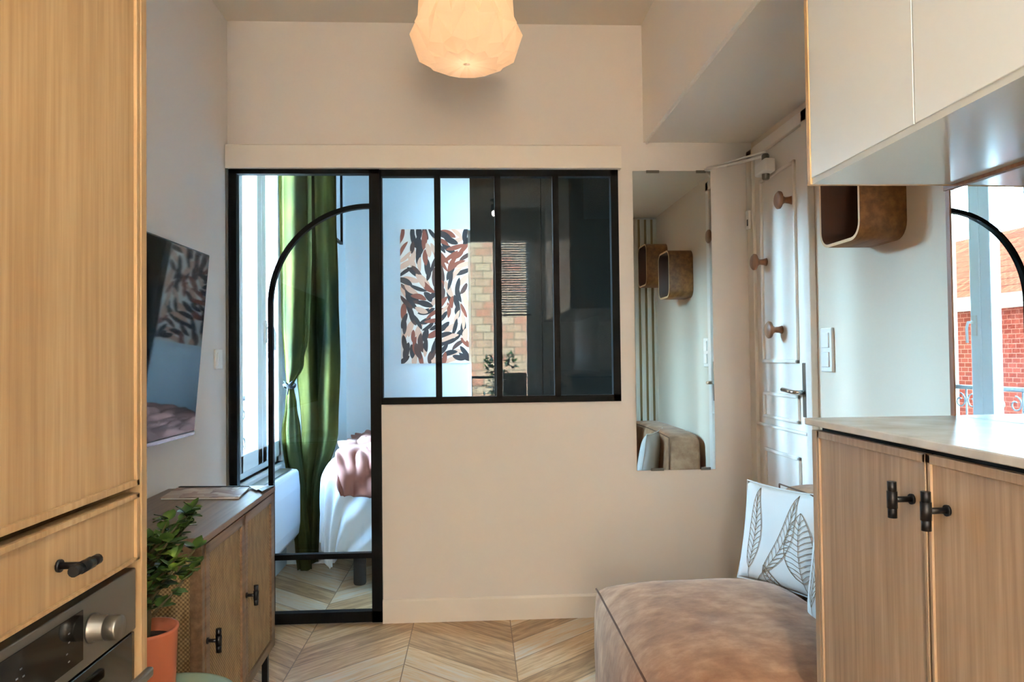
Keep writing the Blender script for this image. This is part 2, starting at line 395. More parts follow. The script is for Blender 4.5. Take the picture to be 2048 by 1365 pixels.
# ------------------------------------------------------------------ black glazing (fixed) and sliding arch door
def S0(name, label, cat):
    o = thing(name, label, cat, kind='structure'); return o
GZ0, GZ1 = 1.0, 2.083
g = S0('window_1', 'black framed four-pane interior window in the partition', 'interior window')
YF = D - .012
mb = MB().box((-.437, YF, GZ1-.03), (.675, D+.03, GZ1)).box((-.437, YF, GZ0-.003), (.675, D+.03, GZ0+.028)).box((.640, YF, GZ0), (.675, D+.03, GZ1)).box((-.437, YF, GZ0), (-.428, D+.03, GZ1))
mb.build('window_frame', M['black'], g)
for x in (-.172, .108, .379):
    bx((x-.014, YF, GZ0+.02), (x+.014, D+.025, GZ1-.02)).build('mullion', M['black'], g)
for a, b in ((-.43, -.17), (-.17, .108), (.108, .379), (.379, .65)):
    bx((a, D+.010, GZ0+.01), (b, D+.012, GZ1-.01)).build('window_pane', M['glass_part'], g)
d = S0('door_1', 'black steel sliding glass door with a half arch bar', 'sliding door')
Y0, Y1 = D-.02, D+.02
mb = MB().box((-1.118, Y0, .01), (-1.085, Y1, 2.083)).box((-1.118, Y0, 2.062), (-.437, Y1, 2.083)).box((-.484, Y0, .01), (-.437, Y1, 2.083)).box((-1.118, Y0, .012), (-.437, Y1, .060))
mb.build('door_frame', M['black'], d)
bx((-1.09, Y0+.005, .299), (-.48, Y1-.005, .323)).build('cross_rail', M['black'], d)
pts = [(-.937, D-.004, .05), (-.937, D-.004, .8), (-.937, D-.004, 1.46)]
for k in range(1, 25):
    t = PI - k/24*PI/2
    pts.append((-.482+.455*math.cos(t), D-.004, 1.46+.455*math.sin(t)))
def barstrip(pts, hw, y0, y1):
    mb = MB(); rings = []
    P2 = [Vector((p[0], p[2])) for p in pts]
    for i, p in enumerate(P2):
        t = (P2[min(i+1, len(P2)-1)] - P2[max(i-1, 0)]).normalized(); n_ = Vector((-t.y, t.x))
        a, b = p+n_*hw, p-n_*hw
        rings.append([mb.bm.verts.new(q) for q in ((a.x, y0, a.y), (b.x, y0, b.y), (b.x, y1, b.y), (a.x, y1, a.y))])
    for A, B in zip(rings, rings[1:]):
        for k in range(4): mb.face([A[k], A[(k+1) % 4], B[(k+1) % 4], B[k]])
    mb.face(rings[0]); mb.face(rings[-1]); return mb
barstrip(pts, .0105, Y0+.006, Y1-.006).build('arch_bar', M['black'], d)
bx((-1.09, D-.001, .05), (-.48, D+.001, 2.07)).build('door_pane', M['glass_door'], d)
S('trim_3', bx((XL, D-.03, 0), (-1.119, D+.05, 2.083)), M['steel'], 'narrow grey jamb left of the sliding door', 'jamb')

# ------------------------------------------------------------------ bedroom window (left)
wd = S0('window_2', 'tall white casement window in the bedroom', 'window')
WX = XL-.045
mb = MB()
for a, b in (((WX-.05, WY0, WZ0), (WX+.02, WY0+.05, WZ1)), ((WX-.05, WY1-.05, WZ0), (WX+.02, WY1, WZ1)), ((WX-.05, WY0, WZ1-.05), (WX+.02, WY1, WZ1)), ((WX-.05, WY0, WZ0), (WX+.02, WY1, WZ0+.05))): mb.box(a, b)
mb.build('window_frame', M['pvc'], wd, bevel=.004)
ym = (WY0+WY1)/2
for a, b, wa_, wb_ in ((WY0+.045, ym, .04, .08), (ym, WY1-.045, .08, .04)):
    mb = MB()
    for p, q in (((WX-.02, a, WZ0+.04), (WX+.045, a+wa_, WZ1-.04)), ((WX-.02, b-wb_, WZ0+.04), (WX+.045, b, WZ1-.04)), ((WX-.02, a, WZ1-.10), (WX+.045, b, WZ1-.04)), ((WX-.02, a, WZ0+.04), (WX+.045, b, WZ0+.13))): mb.box(p, q)
    sh = mb.build('sash', M['pvc'], wd, bevel=.006)
    bx((WX+.01, a+.045, WZ0+.12), (WX+.014, b-.045, WZ1-.09)).build('window_pane', M['glass_win'], sh)
yh = ym+.045
mb = MB().box((WX+.045, yh-.018, 1.30), (WX+.055, yh+.018, 1.42)).tube([(WX+.05, yh, 1.38), (WX+.09, yh, 1.38), (WX+.10, yh, 1.35), (WX+.098, yh, 1.26)], .008, 8)
mb.build('window_handle', M['plastic'], wd)
bx((XL-.14, WY0, WZ0-.03), (XL+.03, WY1, WZ0)).build('window_sill', M['pvc'], wd, bevel=.005)

# ------------------------------------------------------------------ rear window
wr = S0('window_3', 'tall window behind the camera, seen reflected in the glazing', 'window')
mb = MB(); yy0, yy1 = RY-.16, RY-.09
for a, b in (((RX0, yy0, .06), (RX0+.05, yy1, RZ1)), ((RX1-.05, yy0, .06), (RX1, yy1, RZ1)), ((RX0, yy0, RZ1-.05), (RX1, yy1, RZ1)), ((RX0, yy0, .06), (RX1, yy1, .11))): mb.box(a, b)
mb.build('window_frame', M['pvc'], wr)
for a, b in ((RX0+.05, (RX0+RX1)/2), ((RX0+RX1)/2, RX1-.05)):
    mb = MB()
    for p, q in (((a, yy0+.01, .11), (a+.045, yy1+.02, RZ1-.05)), ((b-.045, yy0+.01, .11), (b, yy1+.02, RZ1-.05)), ((a, yy0+.01, RZ1-.10), (b, yy1+.02, RZ1-.05)), ((a, yy0+.01, .11), (b, yy1+.02, .17))): mb.box(p, q)
    sh = mb.build('sash', M['pvc'], wr)
    bx((a+.04, yy0+.04, .16), (b-.04, yy0+.044, RZ1-.09)).build('window_pane', M['glass_win'], sh)

# ------------------------------------------------------------------ entrance door on the right wall
dr = S0('door_2', 'white panelled entrance door with mouldings and wooden knobs', 'door')
X = XR
mb = MB()
mb.box((X-.028, 2.74, 0), (X, 2.79, 2.17)).box((X-.028, 3.30, 0), (X, D, 2.17)).box((X-.028, 2.74, 2.12), (X, D, 2.17))
mb.build('door_casing', M['trim'], dr, bevel=.004)
bx((X-.014, 2.792, .01), (X-.001, 3.298, 2.118)).build('door_leaf', M['trim'], dr)
def mould(y0, y1, z0, z1, wd_=.016, h=.012):
    mb = MB(); x0, x1 = X-.014-h, X-.013
    mb.box((x0, y0, z0), (x1, y0+wd_, z1)).box((x0, y1-wd_, z0), (x1, y1, z1)).box((x0, y0, z0), (x1, y1, z0+wd_)).box((x0, y0, z1-wd_), (x1, y1, z1))
    mb.build('panel_moulding', M['trim'], dr, bevel=.003)
mould(2.87, 3.23, 1.17, 2.00); mould(2.87, 3.23, .925, 1.04, .014); mould(2.87, 3.23, .30, .79)
bx((X-.028, 2.792, .885), (X-.013, 3.298, .897)).build('panel_rail', M['trim'], dr, bevel=.003)
for (yk, zk) in ((2.912, 1.842), (3.185, 1.622), (3.035, 1.312)):
    MB().lathe([(.018, 0), (.014, -.012), (.012, -.03), (.020, -.042), (.036, -.05), (.037, -.058), (.030, -.064), (0, -.066)], 24, (X-.014, yk, zk), 'x').build('coat_knob', M['knobwood'], dr)
lv = bx((X-.022, 2.80, .955), (X-.013, 2.835, 1.172)).build('lock_plate', M['steel'], dr, bevel=.003)
MB().tube([(X-.02, 2.817, 1.055), (X-.055, 2.817, 1.055), (X-.062, 2.83, 1.056), (X-.062, 2.93, 1.062)], .009, 10).build('door_handle', M['chrome'], dr)
# surface door closer
cl = thing('door_closer', 'white spring door closer with scissor arm above the entrance door', 'door closer', (X-.03, 3.05, 2.02))
MB().box((-.05, -.03, -.03), (.0, .09, .03)).build('body', M['plastic'], cl, bevel=.01)
MB().lathe([(.012, -.055), (.016, -.05), (.016, .052), (.012, .058)], 16, (-.026, .02, 0)).build('spindle', M['steel'], cl)
MB().tube([(-.026, .02, .05), (-.13, .20, .055)], .007, 8).tube([(-.026, .02, .064), (-.02, .02, .05)], .008, 8).build('arm', M['plastic'], cl)
MB().tube([(-.13, .20, .057), (-.20, .305, .062)], .006, 8).tube([(-.026, .02, .068), (-.19, .305, .070)], .005, 8).build('link_rod', M['plastic'], cl)
sn = thing('door_sensor', 'small white alarm contact at the entrance door edge', 'sensor', (X-.028, 3.335, 1.84))
MB().box((-.014, -.018, -.045), (0, .018, .045)).build('housing', M['plastic'], sn, bevel=.004)
MB().box((-.016, -.014, -.03), (-.013, -.004, .0)).build('indicator', M['blackmetal'], sn)
sw = thing('light_switch', 'white double switch plate on the right wall beside the door', 'light switch', (XR, 2.652, 1.222))
MB().box((-.012, -.042, -.082), (0, .042, .082)).build('plate', M['plastic'], sw, bevel=.004)
for z in (-.036, .036): MB().box((-.017, -.027, z-.028), (-.011, .027, z+.028)).build('rocker', M['plastic'], sw, bevel=.002)
st = thing('wall_thermostat', 'small white wall switch beside the sliding door on the left wall', 'light switch', (XL, 3.23, 1.215))
MB().box((0, -.04, -.043), (.010, .04, .043)).build('plate', M['plastic'], st, bevel=.003)
MB().box((.009, -.025, -.03), (.014, .025, .03)).build('rocker', M['plastic'], st, bevel=.002)

# ------------------------------------------------------------------ wall mirror on the partition
mr = thing('wall_mirror', 'tall narrow frameless mirror on the partition wall', 'mirror', (.931, D, 1.375))
MB().box((-.186, -.008, -.703), (.186, 0, .703)).build('mirror_glass', M['mirror'], mr)
for (x, z, wx) in ((-.09, .7, .03), (.14, .7, .022), (-.09, -.7, .03), (.14, -.7, .022)):
    MB().box((x-wx, -.012, z-.006), (x+wx, .0, z+.006)).build('clip', M['steel'], mr)

# ------------------------------------------------------------------ slats at the end of the thick wall
sl = thing('slat_panel', 'vertical pale wooden slat cladding at the nook end, seen in the wall mirror', 'wall cladding', (0, UY+.002, 0))
MB().box((UX+.002, 0, 0.001), (XR-.003, .008, 2.2)).build('backing', M['slatdark'], sl)
for k in range(6):
    x = UX+.022+k*.047
    bx((x, .008, 0), (x+.026, .026, 2.2)).build('slat', M['slatwood'], sl)

# ------------------------------------------------------------------ bent plywood box shelves
def box_shelf(loc, sy, sz, dp, label):
    t = thing('box_shelf', label, 'box shelf', loc, group='bent plywood boxes on the right wall')
    def ring(sy, sz, r, x):
        P = []
        for (cy_, cz_, a0) in ((sy-r, sz-r, 0), (-sy+r, sz-r, 90), (-sy+r, -sz+r, 180), (sy-r, -sz+r, 270)):
            for k in range(7):
                a = math.radians(a0+k*15); P.append((x, cy_+r*math.cos(a), cz_+r*math.sin(a)))
        return P
    th = .010; r = .055
    mb = MB()
    o1 = [mb.bm.verts.new(p) for p in ring(sy, sz, r, 0)]; o0 = [mb.bm.verts.new(p) for p in ring(sy, sz, r, -dp)]
    i1 = [mb.bm.verts.new(p) for p in ring(sy-th, sz-th, r-th, -.008)]; i0 = [mb.bm.verts.new(p) for p in ring(sy-th, sz-th, r-th, -dp)]
    n = len(o1)
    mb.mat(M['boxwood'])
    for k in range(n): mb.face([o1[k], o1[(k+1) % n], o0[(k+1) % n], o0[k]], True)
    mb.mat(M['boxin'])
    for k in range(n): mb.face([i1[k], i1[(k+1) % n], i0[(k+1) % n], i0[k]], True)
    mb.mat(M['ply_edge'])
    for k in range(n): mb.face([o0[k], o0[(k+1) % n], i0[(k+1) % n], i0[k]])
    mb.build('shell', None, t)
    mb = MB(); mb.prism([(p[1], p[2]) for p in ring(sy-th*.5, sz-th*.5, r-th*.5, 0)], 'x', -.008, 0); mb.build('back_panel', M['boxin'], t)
    return t
box_shelf((XR, 2.272, 1.705), .128, .145, .148, 'bent plywood box shelf showing under the white upper cabinet')
box_shelf((XR, 1.700, 1.835), .128, .145, .148, 'bent plywood box shelf, higher one seen only in the wall mirror')

# ------------------------------------------------------------------ right-hand unit
def tbar(parent, base, direction, bar_axis, stand=.034, blen=.058, name='handle'):
    b = Vector(base); dd = Vector(direction); ax = Vector(bar_axis)
    mb = MB()
    mb.tube([b, b+dd*.004], .0085, 12).tube([b+dd*.003, b+dd*stand], .0048, 10)
    c = b+dd*stand
    mb.tube([c-ax*blen/2, c-ax*blen/2+ax*.018], .0072, 12).tube([c-ax*.0135, c+ax*.0135], .0082, 12).tube([c+ax*blen/2-ax*.018, c+ax*blen/2], .0072, 12)
    mb.tube([c-ax*.02, c+ax*.02], .006, 12)
    return mb.build(name, M['blackmetal'], parent)
CZ = 1.050
cab = thing('oak_cupboard', 'tall greyed-oak base cupboard under the stone counter', 'cupboard', (.70, 0, 0))
UXr = UX; UX = UX-.003
YE = 1.488
MB().box((.022, -.3, .08), (UX-.70, YE-.02, CZ-.018)).box((.045, -.3, .0), (UX-.70, YE-.03, .08)).build('carcass', M['oak_grey'], cab)
bx((0, YE-.020, 0), (UX-.70, YE, CZ)).build('end_panel', M['oak_grey'], cab, bevel=.001)
bx((.012, -.3, CZ-.016), (UX-.70, YE-.022, CZ+.0095)).build('shadow_gap', M['black'], cab)
def cup_door(y0, y1, hy, nm='door'):
    mb = MB(); z0, z1 = .08, CZ
    mb.box((.004, y0, z0), (.021, y1, z1)); fr = .013
    mb.box((0, y0, z0), (.006, y0+fr*.5, z1)).box((0, y1-fr*.5, z0), (.006, y1, z1)).box((0, y0, z1-.014), (.006, y1, z1)).box((0, y0, z0), (.006, y1, z0+.014))
    dd = mb.build(nm, M['oak_grey'], cab, bevel=.0008)
    if hy: tbar(dd, (0, hy, .973), (-1, 0, 0), (0, 0, 1))
cup_door(1.106, YE-.023, 1.140); cup_door(.72, 1.100, 1.052); cup_door(.34, .716, .60); cup_door(-.04, .336, .30)
for y in (1.1035, 1.0985):
    pass
ct = bx((.690, -.3, CZ+.010), (UX, 1.500, CZ+.024)).build('counter_top', M['concrete'], None, bevel=.002)
tag(ct, 'pale grey stone worktop on the oak cupboard below the mirror', 'worktop')
# mirror splashback
MA = math.radians(2.4)
UX = UXr
ms = thing('splashback_mirror', 'wide mirror behind the counter reflecting the bedroom window', 'mirror', (UX-.030, 1.493, 1.0745), -0.0)
ms.rotation_euler = (0, 0, MA)
MB().box((-.004, -1.35, .0), (.0, -.012, .478)).build('mirror_glass', M['mirror'], ms)
MB().box((-.006, -.012, .0), (.012, .0, .502)).build('edge_strip', M['knobwood'], ms)
MB().box((-.010, -1.35, .478), (.0, .0, .500)).build('top_strip', M['knobwood'], ms)

upc = thing('wall_cabinet', 'run of white upper cabinets reaching the ceiling on the right', 'wall cabinet', (.70, 0, 1.56))
H = CH-1.56-.004
MB().box((.02, -.6, .012), (UX-.70-.001, 1.462, H)).build('carcass', M['whitegloss'], upc)
MB().box((.0, -.6, 0), (UX-.70-.001, 1.462, .012)).build('underside_panel', M['under'], upc)
for y0, y1 in ((1.110, 1.462), (.755, 1.107), (.40, .752), (.045, .397), (-.31, .042)):
    bx((-.002, y0, .012), (.018, y1, H)).build('door', M['whitegloss'], upc, bevel=.001)
bx((-.004, 1.462, -.0), (UX-.70-.001, 1.476, H)).build('end_panel', M['oak_edge'], upc, bevel=.001)

# ------------------------------------------------------------------ oak oven housing on the left
ok = thing('oven_housing', 'tall light oak kitchen column with drawer around the oven', 'kitchen cabinet', (-.56, 0, 0))
xw = XL+.56
MB().box((xw+.001, 1.236, 0), (.004, 1.256, CH-.003)).build('side_panel', M['oak'], ok, bevel=.001)
MB().box((xw+.001, .64, 0), (.004, .66, CH-.003)).build('side_panel', M['oak'], ok, bevel=.001)
MB().box((xw+.001, .66, .29), (-.03, 1.236, .31)).box((xw+.001, .66, .872), (-.03, 1.236, .884)).box((xw+.001, .66, .0), (-.03, 1.236, .28)).box((xw+.001, .66, .31), (xw+.02, 1.236, CH-.01)).build('carcass', M['oak'], ok)
mb = MB().box((-.020, .664, 1.006), (-.002, 1.232, CH-.01))
mb.box((-.004, 1.222, 1.006), (.003, 1.232, CH-.01)).box((-.004, .664, 1.006), (.003, 1.232, 1.016))
mb.build('door', M['oak'], ok, bevel=.0008)
mb = MB().box((-.020, .664, .884), (-.002, 1.232, .993))
mb.box((-.004, 1.222, .884), (.003, 1.232, .993)).box((-.004, .664, .985), (.003, 1.232, .993)).box((-.004, .664, .884), (.003, 1.232, .889))
dw = mb.build('drawer', M['oak'], ok, bevel=.0008)
tbar(dw, (0, 1.003, .938), (1, 0, 0), (0, 1, 0), stand=.036, blen=.062)
ov = thing('oven', 'stainless steel built-in oven with black display and knob', 'oven', (-.56, 0, 0))
MB().box((-.50, .667, .312), (-.022, 1.229, .870)).build('body', M['steel'], ov)
MB().box((-.022, .667, .772), (-.002, 1.229, .871)).build('control_panel', M['steel'], ov, bevel=.002)
mb = MB().mat(M['glossblack']).box((-.003, .80, .788), (-.0005, 1.066, .858)).mat(M['marking'])
for (y, z) in ((1.03, .838), (1.03, .826), (1.025, .812), (1.03, .80), (.925, .835), (.917, .826), (.93, .824), (.92, .812), (.905, .806), (.87, .83), (.86, .812)):
    mb.box((-.0008, y-.0022, z-.001), (-.0003, y+.0022, z+.001))
mb.build('display', None, ov)
MB().lathe([(.021, 0), (.021, .003), (.018, .005), (.018, .019), (.016, .020), (.016, .022), (.018, .023), (.018, .038), (.0165, .041), (0, .041)], 40, (-.002, 1.092, .823), 'x').build('knob', M['steel'], ov)
MB().box((-.022, .667, .315), (-.004, 1.229, .768)).build('door', M['glossblack'], ov, bevel=.002)
hb = MB().box((.028, .70, .706), (.040, 1.200, .722)).box((-.004, .72, .709), (.030, .74, .719)).box((-.004, 1.120, .709), (.030, 1.140, .719))
hb.build('door_handle', M['steel'], ov, bevel=.004)

# ------------------------------------------------------------------ rattan sideboard
SBR = math.radians(1.9)
sb = thing('rattan_sideboard', 'brown wooden sideboard with two cane doors under the television', 'sideboard', (-.7305, 2.322, 0), SBR)
hl = .385; dpth = .375; zb, zt = .17, .747
# local: front face x=0, extends to x=-dpth; y from -hl..hl
MB().box((-dpth, -hl, zt-.018), (.004, hl, zt)).build('top', M['walnut'], sb, bevel=.002)
MB().box((-dpth, -hl+.02, zb), (-.002, hl-.02, zb+.018)).build('bottom', M['walnut'], sb)
MB().box((-dpth, -hl+.02, zb), (-dpth+.008, hl-.02, zt-.018)).build('back', M['walnut'], sb)
for s in (-1, 1):
    y0, y1 = (-hl, -hl+.02) if s < 0 else (hl-.02, hl)
    mb = MB().box((-.032, y0, zb), (0, y1, zt-.018)).box((-dpth, y0, zb), (-dpth+.032, y1, zt-.018)).box((-dpth, y0, zb), (0, y1, zb+.03)).box((-dpth, y0, zt-.048), (0, y1, zt-.018))
    sd = mb.build('side_frame', M['walnut'], sb, bevel=.001)
    MB().box((-dpth+.03, y0+.006, zb+.025), (-.03, y1-.006, zt-.04)).build('cane_panel', M['cane'], sd)
for (y0, y1, hy) in ((-hl+.024, -.002, -.355), (.002, hl-.024, .012)):
    z0, z1 = zb+.006, zt-.022; f_ = .03
    mb = MB().box((-.018, y0, z0), (.002, y0+f_, z1)).box((-.018, y1-f_, z0), (.002, y1, z1)).box((-.018, y0, z0), (.002, y1, z0+f_)).box((-.018, y0, z1-f_), (.002, y1, z1))
    dd = mb.build('door', M['walnut'], sb, bevel=.001)
    MB().box((-.014, y0+f_-.004, z0+f_-.004), (-.005, y1-f_+.004, z1-f_+.004)).build('cane_panel', M['cane'], dd)
    tbar(dd, (.002, hy, .47), (1, 0, 0), (0, 0, 1), stand=.03, blen=.062)
MB().box((-dpth+.01, -.012, zb), (-.02, .012, zt-.02)).build('divider', M['walnut'], sb)
for x in (-.03, -dpth+.03):
    for y in (-hl+.02, hl-.02):
        MB().box((x-.010, y-.010, 0), (x+.010, y+.010, zb)).build('leg', M['blackmetal'], sb)
# magazine
mg = thing('magazine', 'thin magazine with reddish patterned cover lying on the sideboard', 'magazine', (0, 0, .7485))
mb = MB(); q = [(-1.052, 2.478), (-.793, 2.466), (-.817, 2.65), (-1.075, 2.67)]
mb.prism(q, 'z', 0, .005); mb.build('pages', M['plastic'], mg)
m = mat('magazine_cover', (150, 110, 95), .35)
vv = N(m, 'ShaderNodeTexVoronoi'); vv.inputs['Scale'].default_value = 26; tcn = N(m, 'ShaderNodeTexCoord'); L(m, tcn.outputs['Object'], vv.inputs['Vector'])
sp = N(m, 'ShaderNodeSeparateColor'); L(m, vv.outputs['Color'], sp.inputs[0])
L(m, ramp(m, sp.outputs[0], [(0.1, (104, 62, 50)), (0.5, (158, 124, 104)), (0.9, (190, 176, 160))]), bsdf(m).inputs['Base Color'])
MB().prism([(-1.054, 2.476), (-.791, 2.464), (-.815, 2.652), (-1.077, 2.672)], 'z', .005, .0062).build('cover', m, mg)
mg2 = thing('notebook', 'black edged white notebook lying behind the magazine', 'notebook', (0, 0, .7485))
MB().prism([(-1.080, 2.690), (-.80, 2.665), (-.79, 2.685), (-.755, 2.665), (-.765, 2.70), (-1.08, 2.705)][:1] + [(-.81, 2.672), (-.745, 2.560), (-.735, 2.67), (-1.078, 2.704)], 'z', 0, .006).build('cover', M['blackmetal'], mg2)
MB().prism([(-.822, 2.668), (-.772, 2.585), (-.754, 2.676), (-.80, 2.68)], 'z', .006, .0066).build('page', M['plastic'], mg2)

# ------------------------------------------------------------------ television (tilted forward on its wall bracket)
tv = thing('television', 'black flat television tilted on the left wall', 'television', (XL, 2.28, 1.272))
bx((.002, -.20, -.15), (.018, .20, .15)).build('wall_bracket', M['blackmetal'], tv)
tilt = math.atan2(.061, .688)
xf = Matrix.Translation((.075, 0, 0)) @ Matrix.Rotation(tilt, 4, 'Y')
mb = MB().box((-.030, -.57, -.346), (0, .57, .346), xf).box((-.045, -.30, -.15), (-.028, .30, .10), xf)
mb.build('casing', M['tvback'], tv, bevel=.002)
MB().box((0, -.565, -.330), (.0015, .565, .341), xf).build('screen', M['screen'], tv)
MB().box((0, -.57, -.347), (.003, .57, -.334), xf).build('lower_bezel', M['silver'], tv)

# ------------------------------------------------------------------ pale green round table with potted plant
tb = thing('side_table', 'pale green round metal table beside the sideboard', 'side table', (-.66, 1.53, 0))
MB().lathe([(0, .488), (.14, .488), (.158, .492), (.16, .50), (.158, .506), (.15, .506), (0, .503)], 48).build('table_top', M['green'], tb)
MB().lathe([(.015, .02), (.015, .488)], 20).build('pole', M['green'], tb)
MB().lathe([(.13, 0), (.13, .012), (.03, .022), (0, .024)], 40).build('base', M['green'], tb)
pl = thing('potted_plant', 'leafy green plant in an orange terracotta pot', 'potted plant', (-.668, 1.50, .507))
MB().lathe([(.050, 0), (.054, .004), (.060, .158), (.062, .162), (.062, .168), (.057, .168), (.054, .14), (0, .138)], 48).build('pot', M['terracotta'], pl)
MB().lathe([(.0535, .135), (.0535, .143), (.02, .147), (0, .147)], 30).build('soil', M['soil'], pl)
random.seed(11)
mb = MB(); tips = []
mb.tube([(0, 0, .13), (.004, .002, .19), (-.004, 0, .26), (.004, 0, .33)], [.009, .008, .006, .004], 8)
for k in range(26):
    a = random.uniform(0, 2*PI); z0_ = random.uniform(.17, .31); ln = random.uniform(.05, .085)*(1.15-(z0_-.17)*1.0)
    p0 = Vector((0, 0, z0_)); p1 = p0+Vector((math.cos(a)*ln*.6, math.sin(a)*ln*.6, ln*.55)); p2 = p1+Vector((math.cos(a)*ln*.4, math.sin(a)*ln*.4, ln*.45))
    mb.tube([p0, p1, p2], [.004, .003, .002], 6)
    tips += [(p0.lerp(p1, .5), a), (p1, a), (p2, a), (p1.lerp(p2, .5), a), (p2+Vector((0, 0, .005)), a+2)]
mb.build('stem', M['stem'], pl)
for z in (.20, .24, .28, .31, .335): tips += [(Vector((0, 0, z)), random.uniform(0, 6)) for _ in range(3)]
mb = MB()
for p, a in tips:
    for s in range(4):
        aa = a+random.uniform(-1.6, 1.6); el = random.uniform(-.1, 1.1); ln = random.uniform(.022, .034); wdt = ln*.42
        dvec = Vector((math.cos(aa)*math.cos(el), math.sin(aa)*math.cos(el), math.sin(el)))
        side = dvec.cross(Vector((0, 0, 1))).normalized(); nrm = side.cross(dvec)
        v = []
        for t, ww in ((0, .1), (.25, .75), (.5, 1), (.75, .8), (1, .05)):
            cpt = p+dvec*ln*t - nrm*(ln*.15*t*t)
            v.append((mb.bm.verts.new(cpt+side*wdt*ww+nrm*.002), mb.bm.verts.new(cpt), mb.bm.verts.new(cpt-side*wdt*ww+nrm*.002)))
        for A, B in zip(v, v[1:]):
            mb.face([A[0], A[1], B[1], B[0]], True); mb.face([A[1], A[2], B[2], B[1]], True)
mb.build('foliage', M['leaf'], pl, fix=False)

# ------------------------------------------------------------------ sofa
def soft_block(mb, c, h, n=9, crown=0.0, seed=0, amp=.006, res=22, side=0.0):
    c = Vector(c)
    def P(a, b, cc):
        k = (abs(a)**n+abs(b)**n+abs(cc)**n)**(1/n)
        a, b, cc = a/k, b/k, cc/k
        x, y, z = a*h[0], b*h[1], cc*h[2]
        z += (crown*(1-a**4)*(1-b**4) if cc > 0 else 0)*abs(cc)
        x += side*a*(1-b*b)*(1-cc*cc)*abs(a)
        p = Vector((x, y, z))
        nv = noise.noise(Vector((x*7+seed, y*7, z*7)))+.5*noise.noise(Vector((x*19, y*13+seed, z*17)))
        return c+p+Vector((a, b, cc)).normalized()*nv*amp
    for ax in range(3):
        for s in (-1, 1):
            def f(u, v):
                uu, vv = -1+2*u, -1+2*v
                q = [0, 0, 0]; q[ax] = s; q[(ax+1) % 3] = uu; q[(ax+2) % 3] = vv
                return P(*q)
            mb.grid(f, res, res)
    bmesh.ops.remove_doubles(mb.bm, verts=mb.bm.verts, dist=1e-5)
    return mb
so = thing('sofa', 'low brown suede sofa module with backrest in the nook', 'sofa', (0, 0, 0))
soft_block(MB(), (.735, 2.05, .205), (.335, .50, .197), 18, .075, 3, .004, 34, .03).build('seat', M['suede'], so)
pts = [(.4095, 2.530-k/24*.95, .3965+.0075*math.sin(PI*k/24)**.5) for k in range(25)]
MB().tube(pts, .0032, 6).build('piping', M['suede_seam'], so)
soft_block(MB(), (1.193, 2.075, .375), (.098, .535, .365), 14, .015, 9, .005, 30, .012).build('backrest', M['suede'], so)
MB().tube([(1.099, 2.60, .735), (1.097, 2.4, .742), (1.097, 2.0, .743), (1.099, 1.6, .735)], .003, 6).build('piping', M['suede_seam'], so)
MB().tube([(1.100, 2.603, .735), (1.097, 2.606, .55), (1.097, 2.606, .30), (1.100, 2.603, .1)], .003, 6).build('piping', M['suede_seam'], so)

# pillows with leaf line print
def pillow_fn(W, H, T):
    def f(u, v, side):
        a, b = -1+2*u, -1+2*v
        x = a*W*(1-.07*(1-b*b)); y = b*H*(1-.07*(1-a*a))
        t = T*((1-a**4)*(1-b**4))**.6
        return Vector((x, y, side*t))
    return f
def leaf_lines(leafs, f, off, M_):
    """ribbons following the pillow surface; leafs: (base u,v, tip u,v, width, veins, curve)"""
    mb = M_
    def ribbon(pts, w_):
        P = [f(min(max(p[0], .01), .99), min(max(p[1], .01), .99), 1) for p in pts]
        for i in range(len(P)-1):
            a, b = P[i], P[i+1]; d_ = (b-a)
            if d_.length < 1e-6: continue
            s_ = d_.cross(Vector((0, 0, 1))).normalized()*w_; o_ = Vector((0, 0, off))
            mb.poly([a+s_+o_, b+s_+o_, b-s_+o_, a-s_+o_])
    for (u0_, v0_, u1, v1, wd_, nv, cv) in leafs:
        a = Vector((u0_, v0_)); b = Vector((u1, v1)); ax = b-a; nn = Vector((-ax.y, ax.x)).normalized()
        mid = lambda t: a+ax*t+nn*cv*math.sin(PI*t)
        ribbon([mid(t/16) for t in range(17)], .0011)
        half = lambda t: wd_*(math.sin(PI*min(1, t**.8)))**.8
        for s_ in (-1, 1):
            ribbon([mid(.12+.88*t/16)+nn*s_*half(t/16) for t in range(17)], .0012)
            for k in range(nv):
                t = .05+.85*k/nv; p = mid(.12+.88*t); q = mid(.12+.88*min(1, t+.09))+nn*s_*half(min(1, t+.09))*.98
                ribbon([p, p.lerp(q, .5)+ax.normalized()*.01, q], .0010)
def pillow(label, M4, W, H, T, leafs):
    t = thing('cushion', label, 'cushion', group='leaf print cushions on the sofa')
    t.matrix_world = M4
    f = pillow_fn(W, H, T); mb = MB().mat(M['pillow'])
    mb.grid(lambda u, v: f(u, v, 1), 26, 26); mb.grid(lambda u, v: f(u, v, -1), 26, 26)
    bmesh.ops.remove_doubles(mb.bm, verts=mb.bm.verts, dist=1e-5); bmesh.ops.recalc_face_normals(mb.bm, faces=mb.bm.faces)
    mb.mat(M['ink']); leaf_lines(leafs, f, .0016, mb)
    mb.build('cover', None, t, fix=False)
    k = [f(u, 0, 1) for u in [i/12 for i in range(13)]] + [f(1, v/12, 1) for v in range(13)] + [f(1-u/12, 1, 1) for u in range(13)] + [f(0, 1-v/12, 1) for v in range(13)]
    kk = [k[0]]
    for p in k[1:]:
        if (p-kk[-1]).length > 1e-4: kk.append(p)
    if (kk[0]-kk[-1]).length < 1e-4: kk.pop()
    MB().tube(kk, .003, 6, closed=True).build('edge_seam', M['pillow'], t)
    return t
